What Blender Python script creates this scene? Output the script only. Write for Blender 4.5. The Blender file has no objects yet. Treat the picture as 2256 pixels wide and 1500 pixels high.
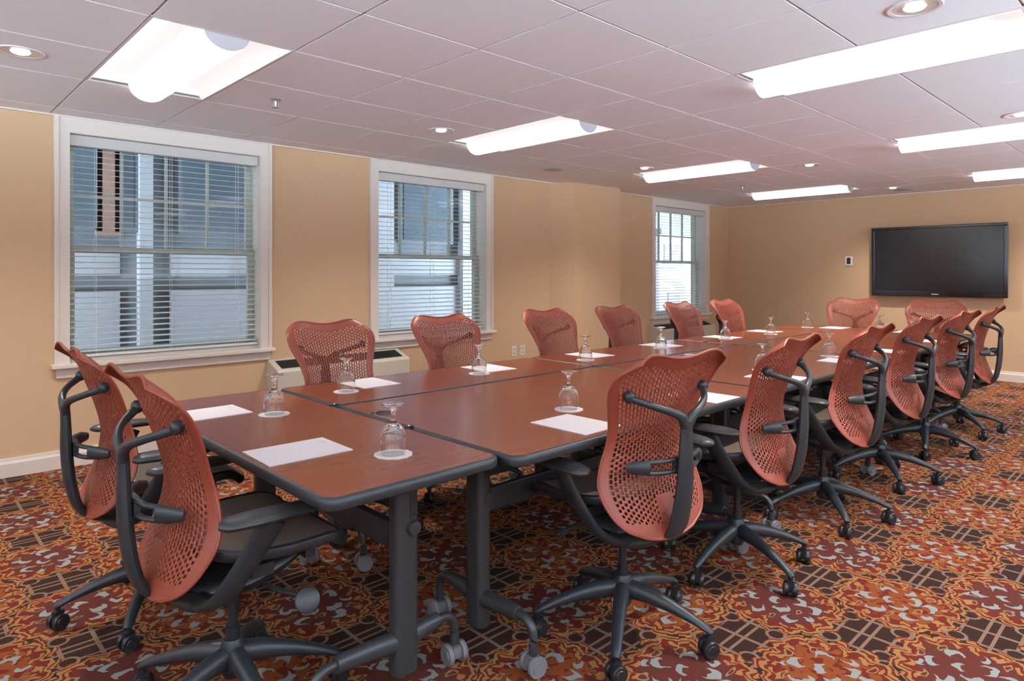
import bpy, math, random
from mathutils import Vector, Matrix
random.seed(7)
PI = math.pi
R = math.radians
sc = bpy.context.scene
C = sc.collection

# ---------------------------------------------------------------- camera
EYE = 1.278
cam_d = bpy.data.cameras.new('camera')
cam = bpy.data.objects.new('camera', cam_d)
C.objects.link(cam)
cam.location = (0, 0, EYE)
YAW = 46.46                                   # degrees from the view axis to the room's long axis
cam.rotation_euler = (R(90), 0, R(YAW - 90))
cam_d.sensor_fit = 'HORIZONTAL'
cam_d.sensor_width = 36.0
cam_d.lens = 1454.27 / 2256 * 36.0
cam_d.shift_y = -(750 - 601.9) / 2256
cam_d.clip_start = 0.05
sc.camera = cam

# ---------------------------------------------------------------- colour management, world
sc.view_settings.view_transform = 'Standard'
sc.view_settings.look = 'None'
sc.view_settings.gamma = 1
sc.view_settings.use_curve_mapping = False
sc.view_settings.exposure = 0.5
sc.cycles.use_denoising = True
sc.cycles.max_bounces = 10
sc.cycles.diffuse_bounces = 6
sc.cycles.glossy_bounces = 5
sc.cycles.transmission_bounces = 12
sc.cycles.transparent_max_bounces = 24
sc.cycles.caustics_refractive = True
sc.cycles.caustics_reflective = False
sc.cycles.sample_clamp_indirect = 4.0

SKY_NEAR, SKY_FAR, GROUND_GLOW = 1.6, 1.1, 30.0
world = bpy.data.worlds.new('overcast_sky')
sc.world = world
world.use_nodes = True
bg = world.node_tree.nodes['Background']
bg.inputs[0].default_value = (0.68, 0.84, 1.0, 1)
# brighter sky behind the camera side of the building, dimmer over the neighbour's roof
_nt = world.node_tree
_tc = _nt.nodes.new('ShaderNodeTexCoord'); _sp = _nt.nodes.new('ShaderNodeSeparateXYZ')
_mr = _nt.nodes.new('ShaderNodeMapRange'); _mr.interpolation_type = 'SMOOTHSTEP'
_mr.inputs[1].default_value = -.7; _mr.inputs[2].default_value = .7
_mr.inputs[3].default_value = SKY_NEAR; _mr.inputs[4].default_value = SKY_FAR
_nt.links.new(_tc.outputs['Generated'], _sp.inputs[0]); _nt.links.new(_sp.outputs[1], _mr.inputs[0])
_mg = _nt.nodes.new('ShaderNodeMapRange'); _mg.interpolation_type = 'SMOOTHSTEP'      # added glow below the horizon, lifts the ceiling through the unseen windows
_mg.inputs[1].default_value = -.35; _mg.inputs[2].default_value = .05; _mg.inputs[3].default_value = GROUND_GLOW; _mg.inputs[4].default_value = 1.0
_mm = _nt.nodes.new('ShaderNodeMath'); _mm.operation = 'MULTIPLY'
_nt.links.new(_sp.outputs[2], _mg.inputs[0]); _nt.links.new(_mr.outputs[0], _mm.inputs[0]); _nt.links.new(_mg.outputs[0], _mm.inputs[1])
_nt.links.new(_mm.outputs[0], bg.inputs[1])

LAMP = 2.7          # brightness of the fluorescent diffusers

# ---------------------------------------------------------------- node helpers
class N:
    """tiny expression builder on Math nodes"""
    def __init__(s, nt, sock): s.nt, s.k = nt, sock
    def op(s, o, *a, clamp=False):
        n = s.nt.nodes.new('ShaderNodeMath'); n.operation = o; n.use_clamp = clamp
        for i, v in enumerate((s,) + a):
            if isinstance(v, N): s.nt.links.new(v.k, n.inputs[i])
            else: n.inputs[i].default_value = float(v)
        return N(s.nt, n.outputs[0])
    def __add__(s, o): return s.op('ADD', o)
    __radd__ = __add__
    def __sub__(s, o): return s.op('SUBTRACT', o)
    def __rsub__(s, o): return s.op('MULTIPLY', -1).op('ADD', o)
    def __mul__(s, o): return s.op('MULTIPLY', o)
    __rmul__ = __mul__
    def __truediv__(s, o): return s.op('DIVIDE', o)
    def mx(s, o): return s.op('MAXIMUM', o)
    def mn(s, o): return s.op('MINIMUM', o)
    def lt(s, o): return s.op('LESS_THAN', o)
    def gt(s, o): return s.op('GREATER_THAN', o)
    def fr(s): return s.op('FRACT')
    def ab(s): return s.op('ABSOLUTE')
    def sq(s): return s.op('SQRT')
    def sin(s): return s.op('SINE')

def mat(name, col=(.5, .5, .5), rough=.5, metal=0., spec=.5, noise=0., nscale=20., bump=0., bscale=80., coat=0., sheen=0.):
    m = bpy.data.materials.new(name); m.use_nodes = True
    nt = m.node_tree; b = nt.nodes['Principled BSDF']
    b.inputs['Base Color'].default_value = (*col, 1)
    b.inputs['Roughness'].default_value = rough
    b.inputs['Metallic'].default_value = metal
    b.inputs['Specular IOR Level'].default_value = spec
    b.inputs['Coat Weight'].default_value = coat
    b.inputs['Coat Roughness'].default_value = .15
    tc = nt.nodes.new('ShaderNodeTexCoord')
    if noise:
        t = nt.nodes.new('ShaderNodeTexNoise'); t.inputs['Scale'].default_value = nscale; t.inputs['Detail'].default_value = 3
        nt.links.new(tc.outputs['Object'], t.inputs['Vector'])
        r = nt.nodes.new('ShaderNodeMapRange'); r.inputs[3].default_value = 1 - noise; r.inputs[4].default_value = 1 + noise
        nt.links.new(t.outputs[0], r.inputs[0])
        mx = nt.nodes.new('ShaderNodeVectorMath'); mx.operation = 'SCALE'; mx.inputs[0].default_value = col
        nt.links.new(r.outputs[0], mx.inputs['Scale']); nt.links.new(mx.outputs[0], b.inputs['Base Color'])
    if bump:
        t = nt.nodes.new('ShaderNodeTexNoise'); t.inputs['Scale'].default_value = bscale; t.inputs['Detail'].default_value = 4
        nt.links.new(tc.outputs['Object'], t.inputs['Vector'])
        bp = nt.nodes.new('ShaderNodeBump'); bp.inputs['Strength'].default_value = bump; bp.inputs['Distance'].default_value = .002
        nt.links.new(t.outputs[0], bp.inputs['Height']); nt.links.new(bp.outputs[0], b.inputs['Normal'])
    return m

def emit(name, col, s):
    m = bpy.data.materials.new(name); m.use_nodes = True
    nt = m.node_tree; b = nt.nodes['Principled BSDF']
    b.inputs['Base Color'].default_value = (.8, .8, .8, 1)
    b.inputs['Emission Color'].default_value = (*col, 1)
    b.inputs['Emission Strength'].default_value = s
    return m

WALL = mat('wall_paint', (.60, .405, .245), .75, noise=.03, nscale=1.2, bump=.15, bscale=160)
CEIL = mat('ceiling_tile', (.87, .875, .915), .9, noise=.03, nscale=60, bump=.2, bscale=220)
TBAR = mat('ceiling_tbar', (.62, .60, .64), .6)
TRIM = mat('trim_paint', (.74, .68, .62), .45)
SASH = mat('sash_paint', (.50, .51, .44), .5)
SLAT = mat('blind_slat', (.74, .77, .77), .45)
HEAD = mat('blind_headrail', (.60, .60, .58), .5)
DARK = mat('charcoal_plastic', (.023, .026, .031), .42, noise=.1, nscale=40)
DARK2 = mat('black_plastic', (.018, .018, .022), .35)
GREYM = mat('grey_metal', (.046, .048, .053), .38, metal=.25)
CAST = mat('grey_caster', (.17, .165, .18), .5)
RED = mat('red_shell', (.262, .052, .029), .45, noise=.06, nscale=8)
MESHB = mat('seat_mesh', (.15, .108, .080), .8, noise=.15, nscale=300, bump=.4, bscale=500)
PAD = mat('arm_pad', (.030, .030, .031), .38)
PAPER = mat('paper', (.86, .84, .88), .7)
INK = mat('pale_ink', (.62, .62, .70), .8)
COAST = mat('coaster_paper', (.90, .88, .90), .7)
HVACM = mat('heater_enamel', (.56, .52, .44), .45)
GRILLE = mat('heater_grille', (.02, .025, .025), .35)
PLATE = mat('white_plate', (.72, .69, .60), .4)
CHROME = mat('sprinkler_metal', (.45, .43, .42), .3, metal=.8)
SCREEN = mat('tv_screen', (.006, .004, .006), .16, spec=.6)
BEZEL = mat('tv_bezel', (.004, .005, .008), .12, spec=.7)
LAMPB = emit('lamp_diffuser', (.93, .965, 1.0), LAMP)
LAMPR_GLOW = emit('lamp_reflector', (.98, .97, .98), .36)  # weak emission stands in for lamp light falling on the reflectors
CANM = emit('can_lamp', (1, .93, .82), 3.0)
CANR = mat('can_reflector', (.75, .73, .70), .25, metal=.3)
LAMPW = mat('lamp_housing', (.72, .68, .68), .5)
PERF = mat('lamp_perforated_cap', (.42, .40, .42), .5)
EXT_W = mat('siding_white', (.40, .40, .42), .7)
EXT_G = mat('exterior_grey', (.15, .17, .19), .7, noise=.2, nscale=2)
EXT_D = mat('exterior_glass', (.10, .125, .15), .25, noise=.4, nscale=1.5)
EXT_B = mat('exterior_brick', (.30, .17, .13), .8, noise=.3, nscale=6)
SNOW = mat('exterior_ground', (.55, .56, .58), .9)

def glass_mat(name, rough=0.0, thin=False):
    m = bpy.data.materials.new(name); m.use_nodes = True
    nt = m.node_tree; b = nt.nodes['Principled BSDF']
    if thin:
        out = nt.nodes['Material Output']
        tr = nt.nodes.new('ShaderNodeBsdfTransparent'); tr.inputs[0].default_value = (.93, .97, .97, 1)
        gl = nt.nodes.new('ShaderNodeBsdfGlossy'); gl.inputs['Roughness'].default_value = .02
        fr = nt.nodes.new('ShaderNodeFresnel'); fr.inputs[0].default_value = 1.5
        mx = nt.nodes.new('ShaderNodeMixShader')
        nt.links.new(fr.outputs[0], mx.inputs[0]); nt.links.new(tr.outputs[0], mx.inputs[1]); nt.links.new(gl.outputs[0], mx.inputs[2])
        nt.links.new(mx.outputs[0], out.inputs[0])
        return m
    b.inputs['Base Color'].default_value = (1, 1, 1, 1)
    b.inputs['Roughness'].default_value = rough
    b.inputs['Transmission Weight'].default_value = 1.0
    b.inputs['IOR'].default_value = 1.48
    return m
GLASS = glass_mat('goblet_glass')
PANE = glass_mat('window_pane', thin=True)

def wood():
    m = bpy.data.materials.new('cherry_laminate'); m.use_nodes = True
    nt = m.node_tree; b = nt.nodes['Principled BSDF']
    tc = nt.nodes.new('ShaderNodeTexCoord')
    mp = nt.nodes.new('ShaderNodeMapping'); mp.inputs['Scale'].default_value = (2.0, 28, 4)
    nt.links.new(tc.outputs['Object'], mp.inputs[0])
    t = nt.nodes.new('ShaderNodeTexNoise'); t.inputs['Scale'].default_value = 2.2; t.inputs['Detail'].default_value = 5; t.inputs['Roughness'].default_value = .5
    nt.links.new(mp.outputs[0], t.inputs['Vector'])
    cr = nt.nodes.new('ShaderNodeValToRGB')
    cr.color_ramp.elements[0].position = .30; cr.color_ramp.elements[0].color = (.190, .042, .018, 1)
    cr.color_ramp.elements[1].position = .72; cr.color_ramp.elements[1].color = (.232, .056, .023, 1)
    nt.links.new(t.outputs[0], cr.inputs[0]); nt.links.new(cr.outputs[0], b.inputs['Base Color'])
    b.inputs['Roughness'].default_value = .22
    b.inputs['Specular IOR Level'].default_value = .42
    return m
WOOD = wood()

def carpet():
    m = bpy.data.materials.new('patterned_carpet'); m.use_nodes = True
    nt = m.node_tree; b = nt.nodes['Principled BSDF']
    b.inputs['Roughness'].default_value = .95; b.inputs['Specular IOR Level'].default_value = .1
    tc = nt.nodes.new('ShaderNodeTexCoord'); sep = nt.nodes.new('ShaderNodeSeparateXYZ')
    wn = nt.nodes.new('ShaderNodeTexNoise'); wn.inputs['Scale'].default_value = 9; wn.inputs['Detail'].default_value = 1
    nt.links.new(tc.outputs['Object'], wn.inputs['Vector'])
    nt.links.new(tc.outputs['Object'], sep.inputs[0])
    X, Y = N(nt, sep.outputs[0]), N(nt, sep.outputs[1])
    wob = (N(nt, wn.outputs[0]) - .5) * .03
    PX, PY = .66, .61
    u = (X - 2.516) / PX + 40.0; v = (Y - 1.135) / PY + 40.0
    # medallion lattice at the cell corners (red) and the cell centres (orange)
    ax = ((u + .5).fr() - .5) * PX; ay = ((v + .5).fr() - .5) * PY
    bx = (u.fr() - .5) * PX; by = (v.fr() - .5) * PY
    da = (ax * ax + ay * ay).sq(); db = (bx * bx + by * by).sq()
    isb = db.lt(da)                                           # orange medallion
    w1 = nt.nodes.new('ShaderNodeTexNoise'); w1.inputs['Scale'].default_value = 24; w1.inputs['Detail'].default_value = 1
    nt.links.new(tc.outputs['Object'], w1.inputs['Vector'])
    ws = nt.nodes.new('ShaderNodeSeparateColor'); nt.links.new(w1.outputs[1], ws.inputs[0])
    wx = (N(nt, ws.outputs[0]) - .5) * .045; wy = (N(nt, ws.outputs[1]) - .5) * .045
    qx = ax + (bx - ax) * isb + wx; qy = ay + (by - ay) * isb + wy
    r = (qx * qx + qy * qy).sq()
    th = qy.op('ARCTAN2', qx)
    # scalloped outline: elongated towards the neighbours on the diagonals
    lobes = (th * 8.0).sin().ab() * .020 + (th * 2.0).sin().ab() * .022
    rad = lobes + .168
    e = rad - r + wob * .2                                          # inside when positive
    med = e.gt(0)
    band = e.ab().lt(.0065)
    inner = (e - .030).ab().lt(.010) * (th * 16.0 + .8).sin().gt(.15)
    innerdot = (e - .020).ab().lt(.006) * (th * 12.0).sin().gt(.55)
    # trellis: axis-aligned pinkish bars on brown between the medallions
    tx = (X - 2.516) / .110 + .5; ty = (Y - 1.135) / .1017 + .5
    lx = (tx.fr() - .5).ab().lt(.065); 
    ly = ((ty.fr() - .5).ab() - .17).ab().lt(.055)
    # rings in the gaps
    cx = ((u * 2.0 + .5).fr() - .5).ab() * (PX / 2); cy = ((v * 2.0 + .5).fr() - .5) .ab() * (PY / 2)
    rr = ((cx - .1) * (cx - .1) + (cy - .085) * (cy - .085)).sq()
    ring = (rr - .030).ab().lt(.0055)
    noring = rr.gt(.026)
    lines = (lx.mx(ly) * noring).mx(ring)
    gold_out = (e + .021).ab().lt(.005) * (th * 16.0).sin().gt(-.45)
    # crescents (pale blue-grey commas)
    def cres(x0, y0, ro, dx, dy, ri, sgn=1):
        a1 = (qx - x0); a2 = (qy - y0)
        o = (a1 * a1 + a2 * a2).lt(ro * ro)
        c1 = (qx - (x0 + dx)); c2 = (qy - (y0 + dy))
        i = (c1 * c1 + c2 * c2).gt(ri * ri)
        return o * i
    com = None
    for k in ((.012, .028, .022, .006, -.013, .016), (-.030, -.018, .023, .010, .010, .017), (.055, -.045, .024, -.004, .014, .018),
              (-.010, .098, .024, .010, -.012, .018), (-.092, .045, .026, .012, .010, .020), (.088, .055, .024, -.012, -.008, .018),
              (.035, -.105, .025, -.010, .012, .019), (-.085, -.070, .024, .012, -.006, .018), (.118, -.020, .018, .004, .011, .014),
              (-.045, .125, .013, .006, -.008, .010), (-.045, -.118, .014, .008, .008, .010)):
        c = cres(k[0], k[1], k[2] * 1.22, k[3] * 1.25, k[4] * 1.25, k[5] * 1.2); com = c if com is None else com.mx(c)
    com = com * e.gt(.012)
    # gold petals inside
    pet = None
    for (x0, y0) in ((.10, .095), (-.11, -.015), (.02, .14), (-.02, -.075), (.115, -.085), (-.11, .10)):
        a1 = (qx - x0) * 1.0; a2 = (qy - y0) * 1.9
        d = (a1 * a1 + a2 * a2).sq()
        p = (d - .020).ab().lt(.0045); pet = p if pet is None else pet.mx(p)
    pet = pet * med
    # red / orange mottling
    nz = nt.nodes.new('ShaderNodeTexNoise'); nz.inputs['Scale'].default_value = 22; nz.inputs['Detail'].default_value = 2
    nt.links.new(tc.outputs['Object'], nz.inputs['Vector'])
    n1 = N(nt, nz.outputs[0])
    blob = (n1 * 14.0).sin()
    edge = e.lt(.046)
    og = (blob.gt(-.05) * isb) * (1 - edge)
    redm = blob.gt(.2) * .35
    def mixc(fac, A, B):
        n = nt.nodes.new('ShaderNodeMix'); n.data_type = 'RGBA'
        for s, val in ((6, A), (7, B)):
            if isinstance(val, tuple): n.inputs[s].default_value = (*val, 1)
            else: nt.links.new(val, n.inputs[s])
        if isinstance(fac, N): nt.links.new(fac.k, n.inputs[0])
        else: n.inputs[0].default_value = fac
        return n.outputs[2]
    brown, tan = (.060, .027, .020), (.34, .20, .135)
    gold, red, maroon, orange = (.50, .24, .080), (.22, .030, .020), (.16, .046, .036), (.36, .090, .026)
    pale = (.42, .43, .40)
    col = mixc(lines, brown, tan)
    ringzone = e.gt(-.034) * (th * 16.0).sin().gt(-.35)
    col = mixc(ringzone, col, red)
    col = mixc(gold_out, col, gold)
    mcol = mixc(redm, mixc(edge, mixc(isb, maroon, red), red), red)
    mcol = mixc(og, mcol, orange)
    col = mixc(med, col, mcol)
    col = mixc(band, col, gold)
    col = mixc((inner + innerdot).mn(1) * med, col, gold)
    col = mixc(pet, col, (.42, .27, .12))
    col = mixc(com, col, pale)
    # pile
    fz = nt.nodes.new('ShaderNodeTexNoise'); fz.inputs['Scale'].default_value = 420; fz.inputs['Detail'].default_value = 1
    nt.links.new(tc.outputs['Object'], fz.inputs['Vector'])
    mr = nt.nodes.new('ShaderNodeMapRange'); mr.inputs[3].default_value = .38; mr.inputs[4].default_value = .78
    nt.links.new(fz.outputs[0], mr.inputs[0])
    vs = nt.nodes.new('ShaderNodeVectorMath'); vs.operation = 'SCALE'
    nt.links.new(col, vs.inputs[0]); nt.links.new(mr.outputs[0], vs.inputs['Scale'])
    nt.links.new(vs.outputs[0], b.inputs['Base Color'])
    bp = nt.nodes.new('ShaderNodeBump'); bp.inputs['Strength'].default_value = .5; bp.inputs['Distance'].default_value = .003
    nt.links.new(fz.outputs[0], bp.inputs['Height']); nt.links.new(bp.outputs[0], b.inputs['Normal'])
    return m
CARPET = carpet()

# ---------------------------------------------------------------- mesh helpers
class MB:
    def __init__(s): s.v = []; s.f = []
    def add(s, vs, fs, mtx=None):
        o = len(s.v)
        for p in vs:
            p = Vector(p)
            if mtx is not None: p = mtx @ p
            s.v.append(tuple(p))
        s.f += [tuple(i + o for i in f) for f in fs]
        return s
    def box(s, x0, x1, y0, y1, z0, z1, mtx=None):
        return s.add([(x0, y0, z0), (x1, y0, z0), (x1, y1, z0), (x0, y1, z0), (x0, y0, z1), (x1, y0, z1), (x1, y1, z1), (x0, y1, z1)],
                     [(0, 3, 2, 1), (4, 5, 6, 7), (0, 1, 5, 4), (1, 2, 6, 5), (2, 3, 7, 6), (3, 0, 4, 7)], mtx)
    def prism(s, poly, z0, z1, mtx=None):
        n = len(poly)
        vs = [(x, y, z0) for x, y in poly] + [(x, y, z1) for x, y in poly]
        fs = [tuple(range(n - 1, -1, -1)), tuple(range(n, 2 * n))] + [(i, (i + 1) % n, n + (i + 1) % n, n + i) for i in range(n)]
        return s.add(vs, fs, mtx)
    def lathe(s, prof, n=24, mtx=None, cap=False):
        vs = []; fs = []; rings = []
        for r, z in prof:
            if r < 1e-6: rings.append([len(vs)]); vs.append((0, 0, z))
            else:
                rings.append(list(range(len(vs), len(vs) + n)))
                vs += [(r * math.cos(2 * PI * i / n), r * math.sin(2 * PI * i / n), z) for i in range(n)]
        for a, b in zip(rings, rings[1:]):
            for i in range(n):
                j = (i + 1) % n
                if len(a) == 1 and len(b) == 1: continue
                if len(a) == 1: fs.append((a[0], b[j], b[i]))
                elif len(b) == 1: fs.append((a[i], a[j], b[0]))
                else: fs.append((a[i], a[j], b[j], b[i]))
        return s.add(vs, fs, mtx)
    def tube(s, pts, rad, n=10, up=(0, 0, 1), sub=1):
        """sweep an ellipse (rad = r or (a,b)) along points; a across, b along 'up'"""
        pts = [Vector(p) for p in pts]
        if not isinstance(rad, list): rad = [rad] * len(pts)
        rad = [r if isinstance(r, tuple) else (r, r) for r in rad]
        if sub > 1:
            P = []; Q = []
            for i in range(len(pts) - 1):
                p0 = pts[max(i - 1, 0)]; p1 = pts[i]; p2 = pts[i + 1]; p3 = pts[min(i + 2, len(pts) - 1)]
                for k in range(sub):
                    t = k / sub
                    P.append(.5 * ((2 * p1) + (p2 - p0) * t + (2 * p0 - 5 * p1 + 4 * p2 - p3) * t * t + (3 * p1 - p0 - 3 * p2 + p3) * t ** 3))
                    Q.append(tuple(rad[i][c] * (1 - t) + rad[i + 1][c] * t for c in (0, 1)))
            P.append(pts[-1]); Q.append(rad[-1]); pts, rad = P, Q
        vs = []; fs = []; up = Vector(up)
        m = len(pts)
        for i, p in enumerate(pts):
            t = (pts[min(i + 1, m - 1)] - pts[max(i - 1, 0)]).normalized()
            a = t.cross(up)
            if a.length < .05: a = t.cross(Vector((0, 1, 0.01)))
            a.normalize(); b = a.cross(t).normalized()
            for k in range(n):
                q = 2 * PI * k / n
                vs.append(p + a * math.cos(q) * rad[i][0] + b * math.sin(q) * rad[i][1])
        for i in range(m - 1):
            for k in range(n):
                l = (k + 1) % n
                fs.append((i * n + k, i * n + l, (i + 1) * n + l, (i + 1) * n + k))
        fs.append(tuple(range(n - 1, -1, -1))); fs.append(tuple((m - 1) * n + k for k in range(n)))
        return s.add(vs, fs)
    def build(s, name, material, parent=None, smooth=True, bevel=0, seg=2, angle=38):
        me = bpy.data.meshes.new(name); me.from_pydata(s.v, [], s.f); me.validate(); me.update()
        me.materials.append(material)
        o = bpy.data.objects.new(name, me); C.objects.link(o)
        if parent is not None: o.parent = parent
        if bevel:
            md = o.modifiers.new('bevel', 'BEVEL'); md.width = bevel; md.segments = seg; md.limit_method = 'ANGLE'; md.angle_limit = R(35)
        if smooth:
            me.shade_smooth()
            me.set_sharp_from_angle(angle=R(angle))
        return o

def fix_normals(o):
    import bmesh
    bm = bmesh.new(); bm.from_mesh(o.data); bmesh.ops.recalc_face_normals(bm, faces=bm.faces); bm.to_mesh(o.data); bm.free()
    return o

def tag(o, label=None, cat=None, group=None, kind=None):
    if label: o['label'] = label
    if cat: o['category'] = cat
    if group: o['group'] = group
    if kind: o['kind'] = kind
    return o
def empty(name, loc=(0, 0, 0), rz=0.):
    o = bpy.data.objects.new(name, None); C.objects.link(o); o.location = loc; o.rotation_euler = (0, 0, rz)
    o.empty_display_size = .1
    return o
def kids(o): return [c for c in bpy.data.objects if c.parent is o]
def copy_tree(o, parent=None):
    c = o.copy(); C.objects.link(c); c.parent = parent
    for ch in KID.get(o.name, ()): copy_tree(ch, c)
    return c
KID = {}
def index_kids():
    KID.clear()
    for o in bpy.data.objects:
        if o.parent is not None: KID.setdefault(o.parent.name, []).append(o)
def rrect(x0, x1, y0, y1, r, n=6):
    out = []
    for cx, cy, a0 in ((x1 - r, y1 - r, 0), (x0 + r, y1 - r, 90), (x0 + r, y0 + r, 180), (x1 - r, y0 + r, 270)):
        for k in range(n + 1):
            a = R(a0 + 90 * k / n); out.append((cx + r * math.cos(a), cy + r * math.sin(a)))
    return out

# ---------------------------------------------------------------- room shell
H = 2.315
XW = 9.62          # wall with the television
YW = 5.18          # wall with the windows
XB, YB = -3.2, -2.6
WT = .26
WIN = [(.855, 2.19), (3.21, 4.57), (7.57, 8.94)]       # opening x ranges
WZ0, WZ1 = .685, 2.235

f = MB().box(XB - .2, XW + .2, YB - .2, YW + .3, -.1, 0).build('floor', CARPET, smooth=False); tag(f, kind='structure')
w = MB()
xs = [XB - .2] + [q for a in WIN for q in a] + [XW + .2]
for i in range(0, len(xs), 2): w.box(xs[i], xs[i + 1], YW, YW + WT, 0, H + .15)
for a, b in WIN:
    w.box(a, b, YW, YW + WT, 0, WZ0 - .03); w.box(a, b, YW, YW + WT, WZ1, H + .15)
tag(w.build('wall_left', WALL, smooth=False), kind='structure')
tag(MB().box(XW, XW + .2, YB - .2, YW, 0, H + .15).build('wall_back', WALL, smooth=False), kind='structure')
# unseen windows added beside and behind the camera, high-silled to light the ceiling
FW = [(-1.9, -.1), (.5, 2.3), (3.3, 4.6)]  # last opening read from the television's reflection, the others added
RW_ADDED = [(-2.4, -.4), (.3, 2.3), (3.0, 5.0), (5.7, 7.7)]
def pierced(name, rng, ops, axis, c0, c1):
    m = MB(); q = [rng[0]] + [v for o in ops for v in o] + [rng[1]]
    def bx(a, b, z0, z1):
        if axis == 'x': m.box(a, b, c0, c1, z0, z1)
        else: m.box(c0, c1, a, b, z0, z1)
    for i in range(0, len(q), 2): bx(q[i], q[i + 1], 0, H + .15)
    for a, b in ops: bx(a, b, 0, 1.15); bx(a, b, 2.26, H + .15)
    tag(m.build(name, WALL, smooth=False), kind='structure')
    for i, (a, b) in enumerate(ops):
        fr = MB()
        def fb(u0, u1, z0, z1, d0=.06, d1=.11):
            k0, k1 = (c0 + d0, c0 + d1)
            if axis == 'x': fr.box(u0, u1, k0, k1, z0, z1)
            else: fr.box(k0, k1, u0, u1, z0, z1)
        fb(a, a + .05, 1.15, 2.26); fb(b - .05, b, 1.15, 2.26); fb(a + .05, b - .05, 1.15, 1.2); fb(a + .05, b - .05, 2.21, 2.26)
        fb((a + b) / 2 - .02, (a + b) / 2 + .02, 1.2, 2.21)
        tag(fr.build('window_%d' % ((4 if name == 'wall_front' else 7) + i), TRIM, smooth=False), kind='structure')  # mostly added windows, out of view, for daylight
pierced('wall_front', (YB - .2, YW), FW, 'y', XB - .2, XB)
pierced('wall_right', (XB, XW), RW_ADDED, 'x', YB - .2, YB)
# shallow pier with splayed corners
pl = MB().prism([(5.50, YW + .01), (5.715, 4.975), (6.575, 4.975), (6.79, YW + .01)], 0, H)
tag(pl.build('wall_pier', WALL, smooth=False), 'tan splayed wall pier between the second and third windows', kind='structure')

# baseboards
def base(name, runs):
    m = MB()
    for (x0, y0, x1, y1) in runs:
        d = Vector((x1 - x0, y1 - y0, 0)); L = d.length; a = math.atan2(d.y, d.x)
        mt = Matrix.Translation((x0, y0, 0)) @ Matrix.Rotation(a, 4, 'Z')
        vs = [(0, 0, 0), (0, -.018, 0), (0, -.018, .085), (0, -.011, .10), (0, -.009, .116), (0, 0, .118)]
        vs += [(L, p[1], p[2]) for p in vs]
        m.add(vs, [(0, 1, 7, 6), (1, 2, 8, 7), (2, 3, 9, 8), (3, 4, 10, 9), (4, 5, 11, 10), (0, 5, 4, 3, 2, 1), (6, 7, 8, 9, 10, 11)], mt)
    tag(m.build(name, TRIM, smooth=False), kind='structure')
base('baseboard_left', [(XB, YW, 5.50, YW), (5.50, YW, 5.715, 4.975), (5.715, 4.975, 6.575, 4.975), (6.575, 4.975, 6.79, YW), (6.79, YW, XW, YW)])
base('baseboard_back', [(XW, YW, XW, YB)])
base('baseboard_right', [(XW, YB, XB, YB)])
base('baseboard_front', [(XB, YB, XB, YW)])

# ceiling tiles with grooves, openings for the light fixtures
GX0, GY0, G = .778, 1.10, .6096
XL = [GX0 + G * k for k in range(-8, 16)]
XL = [XB] + [x for x in XL if XB + .1 < x < XW - .1] + [XW]
YL = [GY0 + G * k for k in range(-7, 6)]
YL = [YB] + [y for y in YL if YB + .1 < y < 4.2] + [4.955, YW]
FIX = []            # fixtures: x0, y0 (.61 wide in X, 1.22 long in Y)
for x0 in (.778, 3.216, 5.655, 8.093):
    FIX += [(x0, 2.911 + .010), (x0, .4704)]
FIX += [(-1.66, 2.921), (-1.66, .4704), (-1.66, -1.99), (.778, -1.99), (3.216, -1.99), (5.655, -1.99)]  # extra unseen fixtures added behind and beside the camera as fill
FIX = [(a, GY0 + G * round((b - GY0) / G)) for a, b in FIX]
def in_fix(cx, cy): return any(a < cx < a + G and b < cy < b + 2 * G for a, b in FIX)
ce = MB(); g = .0055
for i in range(len(XL) - 1):
    for j in range(len(YL) - 1):
        x0, x1, y0, y1 = XL[i], XL[i + 1], YL[j], YL[j + 1]
        if in_fix((x0 + x1) / 2, (y0 + y1) / 2): continue
        ce.box(x0 + g, x1 - g, y0 + g, y1 - g, H, H + .012)
tag(ce.build('ceiling', CEIL, smooth=False), kind='structure')
tb = MB()
for x in XL[1:-1]:
    segs = [(YB, YW)]
    for a, b in FIX:
        if abs(x - a) < .01 or abs(x - a - G) < .01: pass
    tb.box(x - .012, x + .012, YB, YW, H + .007, H + .02)
for j, y in enumerate(YL[1:-1]):
    # interrupt over the middle of a fixture
    cuts = sorted((a + .01, a + G - .01) for a, b in FIX if b + .1 < y < b + 2 * G - .1)
    x = XB
    for c0, c1 in cuts:
        tb.box(x, c0, y - .012, y + .012, H + .007, H + .02); x = c1
    tb.box(x, XW, y - .012, y + .012, H + .007, H + .02)
tag(tb.build('trim_1', TBAR, smooth=False), kind='structure')
tag(MB().box(XB - .2, XW + .2, YB - .2, YW + .26, H + .2, H + 7).build('wall_upper', EXT_G, smooth=False), kind='structure')  # unseen mass added to keep sky light off the neighbour's facade
tag(MB().box(XB - .2, XW + .2, YB - .2, YW + .26, -3.05, -.11).build('wall_lower', EXT_G, smooth=False), kind='structure')  # unseen mass added to stop the ground glow reaching the facade
# wall angle along the window wall and the back wall
an = MB().box(XB, XW, YW - .022, YW, H - .010, H + .0).box(XW - .022, XW, YB, YW - .022, H - .010, H)
tag(an.build('trim_2', TRIM, smooth=False), kind='structure')

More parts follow.
